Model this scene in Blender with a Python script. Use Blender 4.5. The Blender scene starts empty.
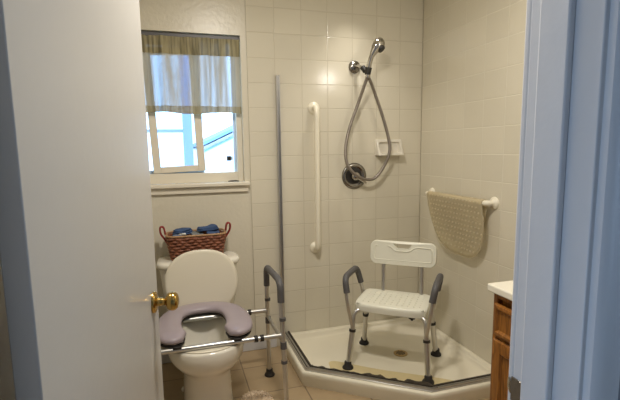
import bpy, bmesh, math, random
from mathutils import Vector, Matrix
PI = math.pi
random.seed(7)
S = bpy.context.scene
COL = S.collection

# ------------------------------------------------------------------ camera, world, lights, exposure
yaw, pit, rol = 0.2979, -0.1334, -0.0145
F = Vector((math.sin(yaw)*math.cos(pit), math.cos(yaw)*math.cos(pit), math.sin(pit)))
r0 = Vector((math.cos(yaw), -math.sin(yaw), 0)); u0 = r0.cross(F)
R = r0*math.cos(rol) + u0*math.sin(rol); U = R.cross(F)
cd = bpy.data.cameras.new('camera'); cam = bpy.data.objects.new('camera', cd); COL.objects.link(cam)
m = Matrix((R, U, -F)).transposed().to_4x4(); m.translation = Vector((-1.7051, -2.8140, 1.3418))
cam.matrix_world = m
cd.sensor_width = 36; cd.lens = 441.655/620*36
cd.shift_x = (310-309.43)/620; cd.shift_y = 7.31/620
cd.clip_start = 0.02
S.camera = cam

S.view_settings.view_transform = 'Standard'; S.view_settings.look = 'None'
S.cycles.caustics_reflective = False; S.cycles.caustics_refractive = False
S.view_settings.gamma = 1; S.view_settings.use_curve_mapping = False
S.view_settings.exposure = 0.28

w = bpy.data.worlds.new('world'); S.world = w; w.use_nodes = True
bg = w.node_tree.nodes['Background']
bg.inputs[0].default_value = (0.46, 0.70, 1.0, 1); bg.inputs[1].default_value = 3.9

def lamp(name, kind, loc, energy, color, size=0.1, rot=None, size_y=None):
    d = bpy.data.lights.new(name, kind); d.energy = energy; d.color = color
    if kind == 'POINT': d.shadow_soft_size = size
    if kind == 'AREA':
        d.size = size
        if size_y: d.shape = 'RECTANGLE'; d.size_y = size_y
    o = bpy.data.objects.new(name, d); o.location = loc
    if rot: o.rotation_euler = rot
    COL.objects.link(o); return o
WARM = (1.0, 0.94, 0.855)
lamp('ceiling_lamp', 'AREA', (-1.30, -1.40, 2.42), 21, WARM, 0.24).data.shape = 'DISK'
lamp('vanity_lamp', 'POINT', (-0.17, -1.50, 2.02), 5.2, WARM, 0.07)
sl0 = lamp('shower_fill_spot', 'SPOT', (-0.55, -0.24, 2.43), 26, WARM).data  # unseen spot, cone shaped to brighten the pan and lower wall
sl0.energy = 18; sl0.spot_size = math.radians(86); sl0.spot_blend = 1.0; sl0.shadow_soft_size = 0.03
# daylight of the hall window left of the camera
DAY = (0.48, 0.69, 1.0)
lamp('hall_window_light', 'AREA', (-3.40, -2.78, 0.55), 20, DAY, 1.0, (0, -PI/2, 0), 1.0)
lamp('hall_back_fill', 'AREA', (0.40, -3.55, 1.2), 8, DAY, 1.0, (0, PI/2, 0), 1.2)  # added blue fill, cools the door face near its hinge

# ------------------------------------------------------------------ materials
def lin(c):
    c /= 255.0
    return c/12.92 if c <= 0.04045 else ((c+0.055)/1.055)**2.4
def rgb(r, g, b): return (lin(r), lin(g), lin(b), 1)
def mat(name, col, rough=0.5, metal=0.0, bump=0.0, bscale=60, var=0.0, vscale=8, coat=0.0, spec=0.5):
    mt = bpy.data.materials.new(name); mt.use_nodes = True
    nt = mt.node_tree; b = nt.nodes['Principled BSDF']
    b.inputs['Base Color'].default_value = col; b.inputs['Roughness'].default_value = rough
    b.inputs['Metallic'].default_value = metal; b.inputs['Coat Weight'].default_value = coat
    b.inputs['Specular IOR Level'].default_value = spec
    tc = nt.nodes.new('ShaderNodeTexCoord')
    if var:
        n = nt.nodes.new('ShaderNodeTexNoise'); n.inputs['Scale'].default_value = vscale; n.inputs['Detail'].default_value = 5
        nt.links.new(tc.outputs['Object'], n.inputs['Vector'])
        mx = nt.nodes.new('ShaderNodeMix'); mx.data_type = 'RGBA'
        mx.inputs[6].default_value = tuple(c*(1-var) for c in col[:3])+(1,)
        mx.inputs[7].default_value = tuple(min(1, c*(1+var)) for c in col[:3])+(1,)
        nt.links.new(n.outputs['Fac'], mx.inputs[0]); nt.links.new(mx.outputs[2], b.inputs['Base Color'])
    if bump:
        n = nt.nodes.new('ShaderNodeTexNoise'); n.inputs['Scale'].default_value = bscale; n.inputs['Detail'].default_value = 3
        nt.links.new(tc.outputs['Object'], n.inputs['Vector'])
        bp = nt.nodes.new('ShaderNodeBump'); bp.inputs['Strength'].default_value = bump; bp.inputs['Distance'].default_value = 0.004
        nt.links.new(n.outputs['Fac'], bp.inputs['Height']); nt.links.new(bp.outputs['Normal'], b.inputs['Normal'])
    return mt

def tile_mat(name, ax_u, off_u, w_u, ax_v, off_v, w_v, gw, tile, grout, rough, var=0.04, wob=0.25, nsc=7):
    """square tiles with grout lines from object coordinates"""
    mt = bpy.data.materials.new(name); mt.use_nodes = True
    nt = mt.node_tree; N = nt.nodes; L = nt.links; b = N['Principled BSDF']
    tc = N.new('ShaderNodeTexCoord'); sp = N.new('ShaderNodeSeparateXYZ'); L.new(tc.outputs['Object'], sp.inputs[0])
    def M(op, a, c=None):
        n = N.new('ShaderNodeMath'); n.operation = op
        for i, x in enumerate((a, c)):
            if x is None: continue
            if isinstance(x, (int, float)): n.inputs[i].default_value = x
            else: L.new(x, n.inputs[i])
        return n.outputs[0]
    def dist(ax, off, wd):
        t = M('DIVIDE', M('SUBTRACT', sp.outputs[ax], off), wd)
        fr = M('FRACT', t)
        return M('MULTIPLY', M('MINIMUM', fr, M('SUBTRACT', 1.0, fr)), wd), M('FLOOR', t)
    du, iu = dist(ax_u, off_u, w_u); dv, iv = dist(ax_v, off_v, w_v)
    d = M('MINIMUM', du, dv)
    mr = N.new('ShaderNodeMapRange'); mr.inputs[1].default_value = gw*0.4; mr.inputs[2].default_value = gw
    L.new(d, mr.inputs[0])
    cx = N.new('ShaderNodeCombineXYZ'); L.new(iu, cx.inputs[0]); L.new(iv, cx.inputs[1])
    wn = N.new('ShaderNodeTexWhiteNoise'); L.new(cx.outputs[0], wn.inputs['Vector'])
    ns = N.new('ShaderNodeTexNoise'); ns.inputs['Scale'].default_value = nsc; ns.inputs['Detail'].default_value = 4
    L.new(tc.outputs['Object'], ns.inputs['Vector'])
    t = M('ADD', M('MULTIPLY', wn.outputs['Value'], 0.5), M('MULTIPLY', ns.outputs['Fac'], 0.5))
    mx = N.new('ShaderNodeMix'); mx.data_type = 'RGBA'
    mx.inputs[6].default_value = tuple(c*(1-var) for c in tile[:3])+(1,)
    mx.inputs[7].default_value = tuple(min(1, c*(1+var)) for c in tile[:3])+(1,)
    L.new(t, mx.inputs[0])
    mg = N.new('ShaderNodeMix'); mg.data_type = 'RGBA'; mg.inputs[6].default_value = grout
    L.new(mr.outputs[0], mg.inputs[0]); L.new(mx.outputs[2], mg.inputs[7]); L.new(mg.outputs[2], b.inputs['Base Color'])
    b.inputs['Roughness'].default_value = rough
    nb = N.new('ShaderNodeTexNoise'); nb.inputs['Scale'].default_value = 55; nb.inputs['Detail'].default_value = 2
    L.new(tc.outputs['Object'], nb.inputs['Vector'])
    h = M('ADD', mr.outputs[0], M('MULTIPLY', nb.outputs['Fac'], wob))
    bp = N.new('ShaderNodeBump'); bp.inputs['Strength'].default_value = 0.6; bp.inputs['Distance'].default_value = 0.0015
    L.new(h, bp.inputs['Height']); L.new(bp.outputs['Normal'], b.inputs['Normal'])
    return mt

TW, TH = 0.1761, 0.1524
TILE = rgb(214, 207, 188); GROUT = rgb(203, 195, 175)
m_tile_b = tile_mat('tile_back', 0, 0.0, TW, 2, 2.208, TH, 0.0035, TILE, GROUT, 0.16)
m_tile_r = tile_mat('tile_right', 1, -0.128, TW, 2, 2.208, TH, 0.0035, TILE, rgb(222, 216, 198), 0.2)
m_floor = tile_mat('floor_tile', 0, -1.055, 0.305, 1, -0.24, 0.305, 0.005, rgb(168, 146, 114), rgb(120, 102, 80), 0.4, 0.16, 0.2, 14)
m_plaster = mat('plaster_paint', rgb(214, 207, 188), 0.30, bump=0.35, bscale=45, var=0.02)
m_ceil = mat('ceiling_paint', rgb(232, 228, 215), 0.7)
m_hall = mat('hall_paint', rgb(130, 132, 140), 0.7)
m_doorp = mat('door_paint', rgb(186, 184, 180), 0.26, bump=0.12, bscale=25, var=0.02, vscale=3)
m_trim = mat('trim_paint', rgb(206, 206, 208), 0.45, bump=0.15, bscale=30, var=0.03, vscale=12)
m_wframe = mat('window_frame_paint', rgb(226, 218, 200), 0.4, var=0.03)
m_storm = mat('storm_frame_daylit', rgb(196, 214, 236), 0.5)  # white frame with the blue tint of daylight put into its colour
m_china = mat('vitreous_china', rgb(232, 226, 212), 0.12, coat=0.3, var=0.01)
m_lid = mat('lid_plastic', rgb(226, 218, 198), 0.28, var=0.01)
m_water = mat('water', rgb(120, 120, 105), 0.05)
m_pad = mat('mauve_vinyl', rgb(160, 148, 154), 0.32, bump=0.05, bscale=90, var=0.04, vscale=18)
m_alu = mat('aluminium', rgb(205, 202, 196), 0.32, 0.9, var=0.05, vscale=40)
m_chrome = mat('chrome', rgb(190, 186, 180), 0.12, 1.0)
m_chromed = mat('worn_chrome', rgb(150, 146, 140), 0.22, 1.0, var=0.25, vscale=60)
m_hose = mat('steel_hose', rgb(150, 142, 134), 0.35, 0.85, bump=0.5, bscale=300)
m_dark = mat('dark_plastic', rgb(40, 37, 34), 0.45)
m_rubber = mat('grey_rubber', rgb(84, 82, 82), 0.55, bump=0.15, bscale=200, var=0.08, vscale=50)
m_foot = mat('black_rubber', rgb(34, 30, 27), 0.6)
m_white = mat('white_plastic', rgb(232, 225, 205), 0.3)
def vinyl_mat(name, col, tr):
    mt = mat(name, col, 0.4, var=0.05, vscale=20); nt = mt.node_tree; N = nt.nodes
    t = N.new('ShaderNodeBsdfTransparent'); t.inputs[0].default_value = (0.95, 0.92, 0.84, 1); mx = N.new('ShaderNodeMixShader'); mx.inputs[0].default_value = tr
    nt.links.new(N['Principled BSDF'].outputs[0], mx.inputs[1]); nt.links.new(t.outputs[0], mx.inputs[2]); nt.links.new(mx.outputs[0], N['Material Output'].inputs[0]); return mt
m_matp = vinyl_mat('tan_vinyl', rgb(216, 205, 176), 0.62); m_matd = vinyl_mat('tan_vinyl_dots', rgb(220, 210, 184), 0.55)
m_seat = mat('seat_plastic', rgb(226, 224, 208), 0.38, var=0.02)
m_pan = mat('pan_acrylic', rgb(228, 221, 200), 0.28, var=0.03, vscale=6)
m_stain = mat('tan_residue', rgb(208, 192, 148), 0.5, var=0.08, vscale=22)
m_mould = mat('dark_sealant', rgb(46, 38, 28), 0.6, bump=0.8, bscale=120, var=0.5, vscale=70)
m_brassd = mat('aged_brass', rgb(198, 166, 108), 0.4, 0.0, var=0.15, vscale=60)
m_brass = mat('polished_brass', rgb(190, 158, 92), 0.16, 1.0)
m_counter = mat('cultured_marble', rgb(238, 232, 214), 0.2, var=0.02)
m_cloth_b = mat('blue_terry', rgb(62, 84, 122), 0.95, bump=0.8, bscale=260, var=0.2, vscale=40)
m_cloth_l = mat('light_blue_terry', rgb(104, 120, 146), 0.95, bump=0.8, bscale=260, var=0.2, vscale=40)
m_cloth_g = mat('grey_terry', rgb(118, 122, 124), 0.95, bump=0.8, bscale=260, var=0.2, vscale=40)
m_tag = mat('white_cloth', rgb(220, 218, 210), 0.9)
m_wick = mat('brown_wicker', rgb(132, 80, 56), 0.55, bump=0.5, bscale=90, var=0.45, vscale=30)
m_wrim = mat('tan_rim', rgb(164, 128, 92), 0.6, bump=0.5, bscale=120, var=0.25, vscale=40)
m_leather = mat('red_leather', rgb(138, 30, 28), 0.5, var=0.15, vscale=30)
m_rodm = mat('grey_rod', rgb(92, 90, 90), 0.45, 0.3)
m_rug = mat('beige_shag', rgb(214, 194, 168), 0.95, bump=0.4, bscale=160, var=0.1, vscale=60)
m_house = mat('white_siding', rgb(238, 238, 238), 0.8)
m_fascia = mat('blue_fascia', rgb(132, 174, 220), 0.6)
m_fascia2 = mat('pale_blue_paint', rgb(168, 184, 230), 0.6)
m_roof = mat('grey_shingle', rgb(130, 140, 152), 0.9, var=0.2, vscale=10)
m_ground = mat('concrete_yard', rgb(205, 205, 200), 0.9, var=0.1)

def wood_mat():
    mt = mat('oak_varnish', rgb(120, 70, 28), 0.3)
    nt = mt.node_tree; N = nt.nodes; L = nt.links; b = N['Principled BSDF']
    tc = N.new('ShaderNodeTexCoord'); mp = N.new('ShaderNodeMapping'); mp.inputs['Scale'].default_value = (14, 14, 1.2)
    L.new(tc.outputs['Object'], mp.inputs[0])
    n = N.new('ShaderNodeTexNoise'); n.inputs['Scale'].default_value = 7; n.inputs['Detail'].default_value = 6; n.inputs['Distortion'].default_value = 1.2
    L.new(mp.outputs[0], n.inputs['Vector'])
    cr = N.new('ShaderNodeValToRGB')
    cr.color_ramp.elements[0].position = 0.3; cr.color_ramp.elements[0].color = rgb(98, 56, 16)
    cr.color_ramp.elements[1].position = 0.7; cr.color_ramp.elements[1].color = rgb(168, 110, 46)
    L.new(n.outputs['Fac'], cr.inputs[0]); L.new(cr.outputs[0], b.inputs['Base Color'])
    return mt
m_wood = wood_mat()

def glass_mat():
    mt = bpy.data.materials.new('window_glass'); mt.use_nodes = True
    nt = mt.node_tree; N = nt.nodes; L = nt.links
    N.remove(N['Principled BSDF'])
    t = N.new('ShaderNodeBsdfTransparent'); t.inputs[0].default_value = (0.95, 0.98, 1, 1)
    g = N.new('ShaderNodeBsdfGlossy'); g.inputs['Roughness'].default_value = 0.03
    fr = N.new('ShaderNodeFresnel'); fr.inputs[0].default_value = 1.45
    mx = N.new('ShaderNodeMixShader'); L.new(fr.outputs[0], mx.inputs[0]); L.new(t.outputs[0], mx.inputs[1]); L.new(g.outputs[0], mx.inputs[2])
    L.new(mx.outputs[0], N['Material Output'].inputs[0]); return mt
m_glass = glass_mat()

def cloth_mat(name, col, trans, contrast=0.88, tl=0.4, tint=(0.9, 0.95, 1, 1)):
    """thin woven cotton: part see-through, part translucent, with gather shade painted as vertical streaks"""
    mt = bpy.data.materials.new(name); mt.use_nodes = True
    nt = mt.node_tree; N = nt.nodes; L = nt.links; N.remove(N['Principled BSDF'])
    tc = N.new('ShaderNodeTexCoord'); sp = N.new('ShaderNodeSeparateXYZ'); L.new(tc.outputs['Object'], sp.inputs[0])
    def wave(ax, freq, ph):
        a = N.new('ShaderNodeMath'); a.operation = 'MULTIPLY'; L.new(sp.outputs[ax], a.inputs[0]); a.inputs[1].default_value = freq
        s = N.new('ShaderNodeMath'); s.operation = 'SINE'; L.new(a.outputs[0], s.inputs[0])
        g = N.new('ShaderNodeMapRange'); L.new(s.outputs[0], g.inputs[0]); g.inputs[1].default_value = ph; g.inputs[2].default_value = ph+0.25
        return g.outputs[0]
    mp = N.new('ShaderNodeMapping'); mp.inputs['Scale'].default_value = (1, 0, 0.06); L.new(tc.outputs['Object'], mp.inputs[0])
    gn = N.new('ShaderNodeTexNoise'); gn.inputs['Scale'].default_value = 26; gn.inputs['Detail'].default_value = 4; L.new(mp.outputs[0], gn.inputs['Vector'])
    gr = N.new('ShaderNodeMapRange'); gr.inputs[1].default_value = 0.36; gr.inputs[2].default_value = 0.64
    gr.inputs[3].default_value = trans*0.12; gr.inputs[4].default_value = min(0.9, trans*1.9); L.new(gn.outputs['Fac'], gr.inputs[0])
    mc = N.new('ShaderNodeMix'); mc.data_type = 'RGBA'; mc.inputs[6].default_value = col
    mc.inputs[7].default_value = tuple(c*contrast for c in col[:3])+(1,)
    gn2 = N.new('ShaderNodeTexNoise'); gn2.inputs['Scale'].default_value = 75; gn2.inputs['Detail'].default_value = 3; L.new(mp.outputs[0], gn2.inputs['Vector'])
    g3 = N.new('ShaderNodeMapRange'); g3.inputs[1].default_value = 0.42; g3.inputs[2].default_value = 0.62; L.new(gn2.outputs['Fac'], g3.inputs[0]); L.new(g3.outputs[0], mc.inputs[0])  # darker streaks put the shade between gathers into the colour
    d = N.new('ShaderNodeBsdfDiffuse'); t = N.new('ShaderNodeBsdfTranslucent'); tp = N.new('ShaderNodeBsdfTransparent')
    tp.inputs[0].default_value = tint
    L.new(mc.outputs[2], d.inputs[0]); L.new(mc.outputs[2], t.inputs[0])
    m1 = N.new('ShaderNodeMixShader'); m1.inputs[0].default_value = tl; L.new(d.outputs[0], m1.inputs[1]); L.new(t.outputs[0], m1.inputs[2])
    m2 = N.new('ShaderNodeMixShader'); L.new(gr.outputs[0], m2.inputs[0]); L.new(m1.outputs[0], m2.inputs[1]); L.new(tp.outputs[0], m2.inputs[2])
    L.new(m2.outputs[0], N['Material Output'].inputs[0]); return mt
m_sheer = cloth_mat('sheer_cotton', rgb(190, 188, 176), 0.13, tl=0.05, tint=(0.72, 0.86, 1, 1))
m_header = cloth_mat('olive_gathered_cotton', rgb(164, 154, 122), 0.01, contrast=0.5, tl=0.06)
m_hem = cloth_mat('olive_hem_cotton', rgb(172, 164, 136), 0.03, contrast=0.7, tl=0.10)

# ------------------------------------------------------------------ mesh helpers (world coordinates)
class MB:
    def __init__(s): s.bm = bmesh.new()
    def box(s, x0, x1, y0, y1, z0, z1):
        vs = [s.bm.verts.new((x, y, z)) for z in (z0, z1) for x, y in ((x0, y0), (x1, y0), (x1, y1), (x0, y1))]
        for f in ((3, 2, 1, 0), (4, 5, 6, 7), (0, 1, 5, 4), (1, 2, 6, 5), (2, 3, 7, 6), (3, 0, 4, 7)):
            s.bm.faces.new([vs[i] for i in f])
        return s
    def obox(s, c, ax, ay, az):
        """box centred at c with half-axis vectors"""
        c = Vector(c); ax = Vector(ax); ay = Vector(ay); az = Vector(az)
        vs = [s.bm.verts.new(c+ax*x+ay*y+az*z) for z in (-1, 1) for x, y in ((-1, -1), (1, -1), (1, 1), (-1, 1))]
        for f in ((3, 2, 1, 0), (4, 5, 6, 7), (0, 1, 5, 4), (1, 2, 6, 5), (2, 3, 7, 6), (3, 0, 4, 7)):
            s.bm.faces.new([vs[i] for i in f])
        return s
    def rings(s, rings, closed=False, cap0=True, cap1=True, wrap=True):
        rv = [[s.bm.verts.new(p) for p in r] for r in rings]
        n = len(rv[0]); k = len(rv)
        for i in range(k if closed else k-1):
            a = rv[i]; b = rv[(i+1) % k]
            for j in range(n if wrap else n-1):
                jj = (j+1) % n
                s.bm.faces.new((a[j], a[jj], b[jj], b[j]))
        if not closed and wrap:
            if cap0: s.bm.faces.new(list(reversed(rv[0])))
            if cap1: s.bm.faces.new(rv[-1])
        return s
    def tube(s, pts, r, n=14, closed=False, flat=None, up=None):
        """round tube; r number or list; flat = (width factor, height factor)"""
        pts = [Vector(p) for p in pts]; k = len(pts)
        rs = r if isinstance(r, (list, tuple)) else [r]*k
        nrm = None; rg = []
        for i, p in enumerate(pts):
            if closed: t = pts[(i+1) % k]-pts[i-1]
            else: t = pts[min(i+1, k-1)]-pts[max(i-1, 0)]
            t.normalize()
            if nrm is None:
                a = Vector(up) if up else (Vector((0, 0, 1)) if abs(t.z) < 0.9 else Vector((1, 0, 0)))
                nrm = (a - t*a.dot(t)).normalized()
            else: nrm = (nrm - t*nrm.dot(t)).normalized()
            bn = t.cross(nrm); fa, fb = flat or (1, 1)
            rg.append([p + (nrm*math.cos(2*PI*j/n)*fb + bn*math.sin(2*PI*j/n)*fa)*rs[i] for j in range(n)])
        return s.rings(rg, closed)
    def lathe(s, c, axis, prof, n=28):
        """prof: (radius, distance along axis)"""
        c = Vector(c); ax = Vector(axis).normalized()
        a = Vector((0, 0, 1)) if abs(ax.z) < 0.9 else Vector((1, 0, 0))
        e1 = (a-ax*a.dot(ax)).normalized(); e2 = ax.cross(e1)
        return s.rings([[c+ax*h+(e1*math.cos(2*PI*j/n)+e2*math.sin(2*PI*j/n))*max(r, 1e-4) for j in range(n)] for r, h in prof])
    def prism(s, poly, z0, z1):
        a = [s.bm.verts.new((x, y, z0)) for x, y in poly]; b = [s.bm.verts.new((x, y, z1)) for x, y in poly]
        n = len(poly)
        for i in range(n): s.bm.faces.new((a[i], a[(i+1) % n], b[(i+1) % n], b[i]))
        s.bm.faces.new(list(reversed(a))); s.bm.faces.new(b)
        return s
    def build(s, name, material, parent=None, bevel=0, seg=2, subsurf=0, sharp=40, solid=0, smooth=True):
        root = parent
        while root is not None and root.parent is not None: root = root.parent
        off = root.location.copy() if root is not None else Vector((0, 0, 0))
        bmesh.ops.recalc_face_normals(s.bm, faces=s.bm.faces[:])
        for v in s.bm.verts: v.co -= off
        me = bpy.data.meshes.new(name); s.bm.to_mesh(me); s.bm.free()
        me.materials.append(material)
        if smooth:
            for p in me.polygons: p.use_smooth = True
            if not subsurf: me.set_sharp_from_angle(angle=math.radians(sharp))
        o = bpy.data.objects.new(name, me); COL.objects.link(o)
        if parent is not None: o.parent = parent
        if solid:
            md = o.modifiers.new('solid', 'SOLIDIFY'); md.thickness = solid; md.offset = 0
        if bevel:
            md = o.modifiers.new('bevel', 'BEVEL'); md.width = bevel; md.segments = seg; md.limit_method = 'ANGLE'; md.angle_limit = math.radians(35)
        if subsurf:
            md = o.modifiers.new('sub', 'SUBSURF'); md.levels = subsurf; md.render_levels = subsurf
        return o

def tag(o, label, cat, group=None):
    o['label'] = label; o['category'] = cat
    if group: o['group'] = group
    return o
def thing(name, label, cat, loc, group=None):
    o = bpy.data.objects.new(name, None); o.empty_display_size = 0.05; o.location = loc; COL.objects.link(o)
    return tag(o, label, cat, group)
def struct(o): o['kind'] = 'structure'; return o
def bez(p0, p1, p2, n=6):
    p0, p1, p2 = Vector(p0), Vector(p1), Vector(p2)
    return [p0*(1-t)**2 + p1*2*t*(1-t) + p2*t*t for t in [i/n for i in range(n+1)]]
def rounded(pts, rad, n=6):
    """polyline with rounded corners"""
    pts = [Vector(p) for p in pts]; out = [pts[0]]
    for i in range(1, len(pts)-1):
        a, b, c = pts[i-1], pts[i], pts[i+1]
        ra = min(rad, (a-b).length*0.49); rc = min(rad, (c-b).length*0.49)
        out += bez(b+(a-b).normalized()*ra, b, b+(c-b).normalized()*rc, n)
    return out+[pts[-1]]
def spline(pts, n=8):
    pts = [Vector(p) for p in pts]; out = []
    P = [pts[0]*2-pts[1]]+pts+[pts[-1]*2-pts[-2]]
    for i in range(1, len(P)-2):
        a, b, c, d = P[i-1:i+3]
        for k in range(n):
            t = k/n
            out.append(0.5*((2*b)+(c-a)*t+(2*a-5*b+4*c-d)*t*t+(3*b-a-3*c+d)*t**3))
    return out+[pts[-1]]

# ------------------------------------------------------------------ room shell
XL, YF, ZC = -2.03, -2.19, 2.44
YH = -2.33           # hall side of the front wall
WX0, WX1, WZ0, WZ1 = -1.97, -1.27, 1.135, 2.032
struct(MB().box(-3.6, 0.6, -4.3, 0.12, -0.05, 0.0).build('floor', m_floor))
struct(MB().box(-3.6, 0.6, -4.3, 0.15, ZC, ZC+0.05).build('ceiling', m_ceil))
b = MB(); y0 = 0.006
b.box(XL-0.1, WX0, y0, 0.13, 0, ZC); b.box(WX1, 0.1, y0, 0.13, 0, ZC)
b.box(WX0, WX1, y0, 0.13, 0, WZ0-0.02); b.box(WX0, WX1, y0, 0.13, WZ1, ZC)
wall_back = struct(b.build('wall_back', m_plaster))
struct(MB().box(-7*TW, 0, 0.0, 0.006, 0.0, ZC).build('tile_panel', m_tile_b, wall_back, bevel=0.002))
wall_right = struct(MB().box(0.006, 0.1, YH, 0.006, 0, ZC).build('wall_right', m_plaster))
struct(MB().box(0.0, 0.006, -0.128-7*TW, 0.0, 0.0, ZC).build('tile_panel', m_tile_r, wall_right, bevel=0.002))
struct(MB().box(XL-0.1, XL, YH, 0.006, 0, ZC).build('wall_left', m_plaster))
DX0, DX1, DZ = -1.945, -1.13, 2.05
b = MB(); b.box(XL-0.1, DX0-0.02, YH, YF, 0, ZC); b.box(DX1+0.02, 0.006, YH, YF, 0, ZC); b.box(DX0-0.02, DX1+0.02, YH, YF, DZ, ZC)
struct(b.build('wall_front', m_hall))
struct(MB().box(-3.6, -3.5, -4.3, YH, 0, ZC).build('wall_hall_left', m_hall))
struct(MB().box(0.5, 0.6, -4.3, YH, 0, ZC).build('wall_hall_right', m_hall))
struct(MB().box(-3.6, 0.6, -4.4, -4.3, 0, ZC).build('wall_hall_back', m_hall))
struct(MB().box(-3.5, XL-0.1, YH, YH+0.1, 0, ZC).build('wall_hall_front', m_hall))
struct(MB().box(XL, -1.09, -0.012, 0.006, 0, 0.075).build('baseboard_back', m_trim, bevel=0.004))
struct(MB().box(XL, XL+0.014, -2.19, -0.012, 0, 0.075).build('baseboard_left', m_trim, bevel=0.004))

# door frame: right side with stop and casings
t1 = struct(MB().box(DX1, DX1+0.02, YH, -2.196, 0, DZ).build('trim_1', m_trim, bevel=0.002))
struct(MB().box(DX1-0.012, DX1, -2.283, -2.226, 0, DZ).build('door_stop', m_trim, t1, bevel=0.003))
b = MB(); b.prism([(DX1+0.008, YH), (DX1+0.008, YH-0.012), (DX1+0.014, YH-0.017), (DX1+0.03, YH-0.017), (DX1+0.045, YH-0.011), (DX1+0.068, YH-0.011), (DX1+0.07, YH)], 0, DZ+0.07)
struct(b.build('hall_casing', m_trim, t1))
struct(MB().box(DX1+0.006, DX1+0.065, YF, YF+0.014, 0, DZ+0.07).build('room_casing', m_trim, t1, bevel=0.004))
sp = MB(); sp.box(DX1-0.0025, DX1, -2.226, -2.194, 0.876, 0.922)
sp.tube(rounded([(DX1-0.001, -2.20, 0.90), (DX1-0.002, -2.192, 0.90), (DX1+0.006, -2.178, 0.90)], 0.004), 0.0125, 10, flat=(1, 0.12), up=(1, 0, 0))
s_ = struct(sp.build('strike_plate', m_chromed, t1, bevel=0.0008))
t2 = struct(MB().box(DX0-0.02, DX0, YH, -2.196, 0, DZ).build('trim_2', m_trim, bevel=0.002))
struct(MB().box(DX0, DX0+0.012, -2.283, -2.226, 0, DZ).build('door_stop', m_trim, t2, bevel=0.003))
struct(MB().box(DX0-0.07, DX0-0.008, YH-0.016, YH, 0, DZ+0.07).build('hall_casing', m_trim, t2, bevel=0.004))
t3 = struct(MB().box(DX0, DX1, YH, -2.196, DZ-0.0, DZ+0.02).build('trim_3', m_trim, bevel=0.002))
struct(MB().box(DX0-0.0, DX1+0.0, YH-0.016, YH, DZ+0.008, DZ+0.07).build('hall_casing', m_trim, t3, bevel=0.004))

# door leaf, standing open
dc = Vector((-1.8945, -2.157, 0)); dd = Vector((0.124, 0.76, 0)).normalized(); dn = Vector((dd.y, -dd.x, 0))
DL = 0.765
mid = dc+dd*(DL/2)-dn*0.0175+Vector((0, 0, 1.02))
door = struct(MB().obox(mid, dd*(DL/2), dn*0.0175, Vector((0, 0, 1.01))).build('door_1', m_doorp, bevel=0.002))
kc = dc+dd*(DL-0.062)+Vector((0, 0, 0.893))
kb = MB().lathe(kc, dn, [(0.0, 0.004), (0.0, 0.0), (0.033, 0.0), (0.033, 0.003), (0.030, 0.008), (0.022, 0.011), (0.0135, 0.013), (0.0125, 0.017), (0.0135, 0.020), (0.0115, 0.024), (0.0115, 0.033), (0.015, 0.037), (0.024, 0.041), (0.0275, 0.047), (0.0285, 0.055), (0.027, 0.063), (0.021, 0.070), (0.011, 0.073), (0.0, 0.0735)])
kn = struct(kb.build('door_knob', m_brass, door, sharp=60))
for z in (0.25, 1.80):
    h = dc - dn*0.038 - dd*0.004
    struct(MB().lathe(h+Vector((0, 0, z)), (0, 0, 1), [(0.006, -0.045), (0.006, 0.045)], 12).build('door_hinge', m_brassd, door))

# ------------------------------------------------------------------ window
w1 = MB()
FY0, FY1 = 0.045, 0.125
w1.box(WX0, WX0+0.03, FY0, FY1, WZ0, WZ1); w1.box(WX1-0.035, WX1, FY0, FY1, WZ0, WZ1)
w1.box(WX0+0.03, WX1-0.035, FY0, FY1, WZ1-0.03, WZ1); w1.box(WX0+0.03, WX1-0.035, FY0, FY1, WZ0, WZ0+0.062)
win = struct(w1.build('window_1', m_wframe, bevel=0.003))
struct(MB().box(WX1-0.050, WX1-0.035, 0.085, 0.12, WZ0+0.062, WZ1-0.03).build('window_track', m_storm, win, bevel=0.002))
# fixed storm sash outside
fx0, fx1 = WX0+0.03, -1.512
o = MB(); zt = WZ1-0.03; zb = WZ0+0.062
o.box(fx1-0.035, fx1, 0.098, 0.118, zb, zt); o.box(fx0, fx0+0.03, 0.098, 0.118, zb, zt)
o.box(fx0+0.03, fx1-0.035, 0.098, 0.118, zb, zb+0.02); o.box(fx0+0.03, fx1-0.035, 0.098, 0.118, zt-0.03, zt)
sf = struct(o.build('outer_sash', m_storm, win, bevel=0.002))
struct(MB().box(fx0+0.03, fx1-0.035, 0.107, 0.109, zb+0.02, zt-0.03).build('glass', m_glass, sf))
# sliding sash, slightly askew in its track
def sash_box(mb, x0, x1, z0, z1, y0, y1):
    c = Vector((-1.64, 0, 1.2)); a = math.radians(2.2)
    def rt(x, z): return (c.x+(x-c.x)*math.cos(a)-(z-c.z)*math.sin(a), c.z+(x-c.x)*math.sin(a)+(z-c.z)*math.cos(a))
    vs = []
    for y in (y0, y1):
        for x, z in ((x0, z0), (x1, z0), (x1, z1), (x0, z1)):
            X, Z = rt(x, z); vs.append(mb.bm.verts.new((X, y, Z)))
    for f in ((0, 1, 2, 3), (7, 6, 5, 4), (0, 4, 5, 1), (1, 5, 6, 2), (2, 6, 7, 3), (3, 7, 4, 0)):
        mb.bm.faces.new([vs[i] for i in f])
q = MB(); X0, X1 = -1.818, -1.506
sash_box(q, X0, X0+0.045, 1.205, 1.955, 0.052, 0.078); sash_box(q, X1-0.045, X1, 1.205, 1.955, 0.052, 0.078)
sash_box(q, X0+0.045, X1-0.045, 1.205, 1.243, 0.052, 0.078); sash_box(q, X0+0.045, X1-0.045, 1.91, 1.955, 0.052, 0.078)
sl = struct(q.build('sliding_sash', m_wframe, win, bevel=0.003))
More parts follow.
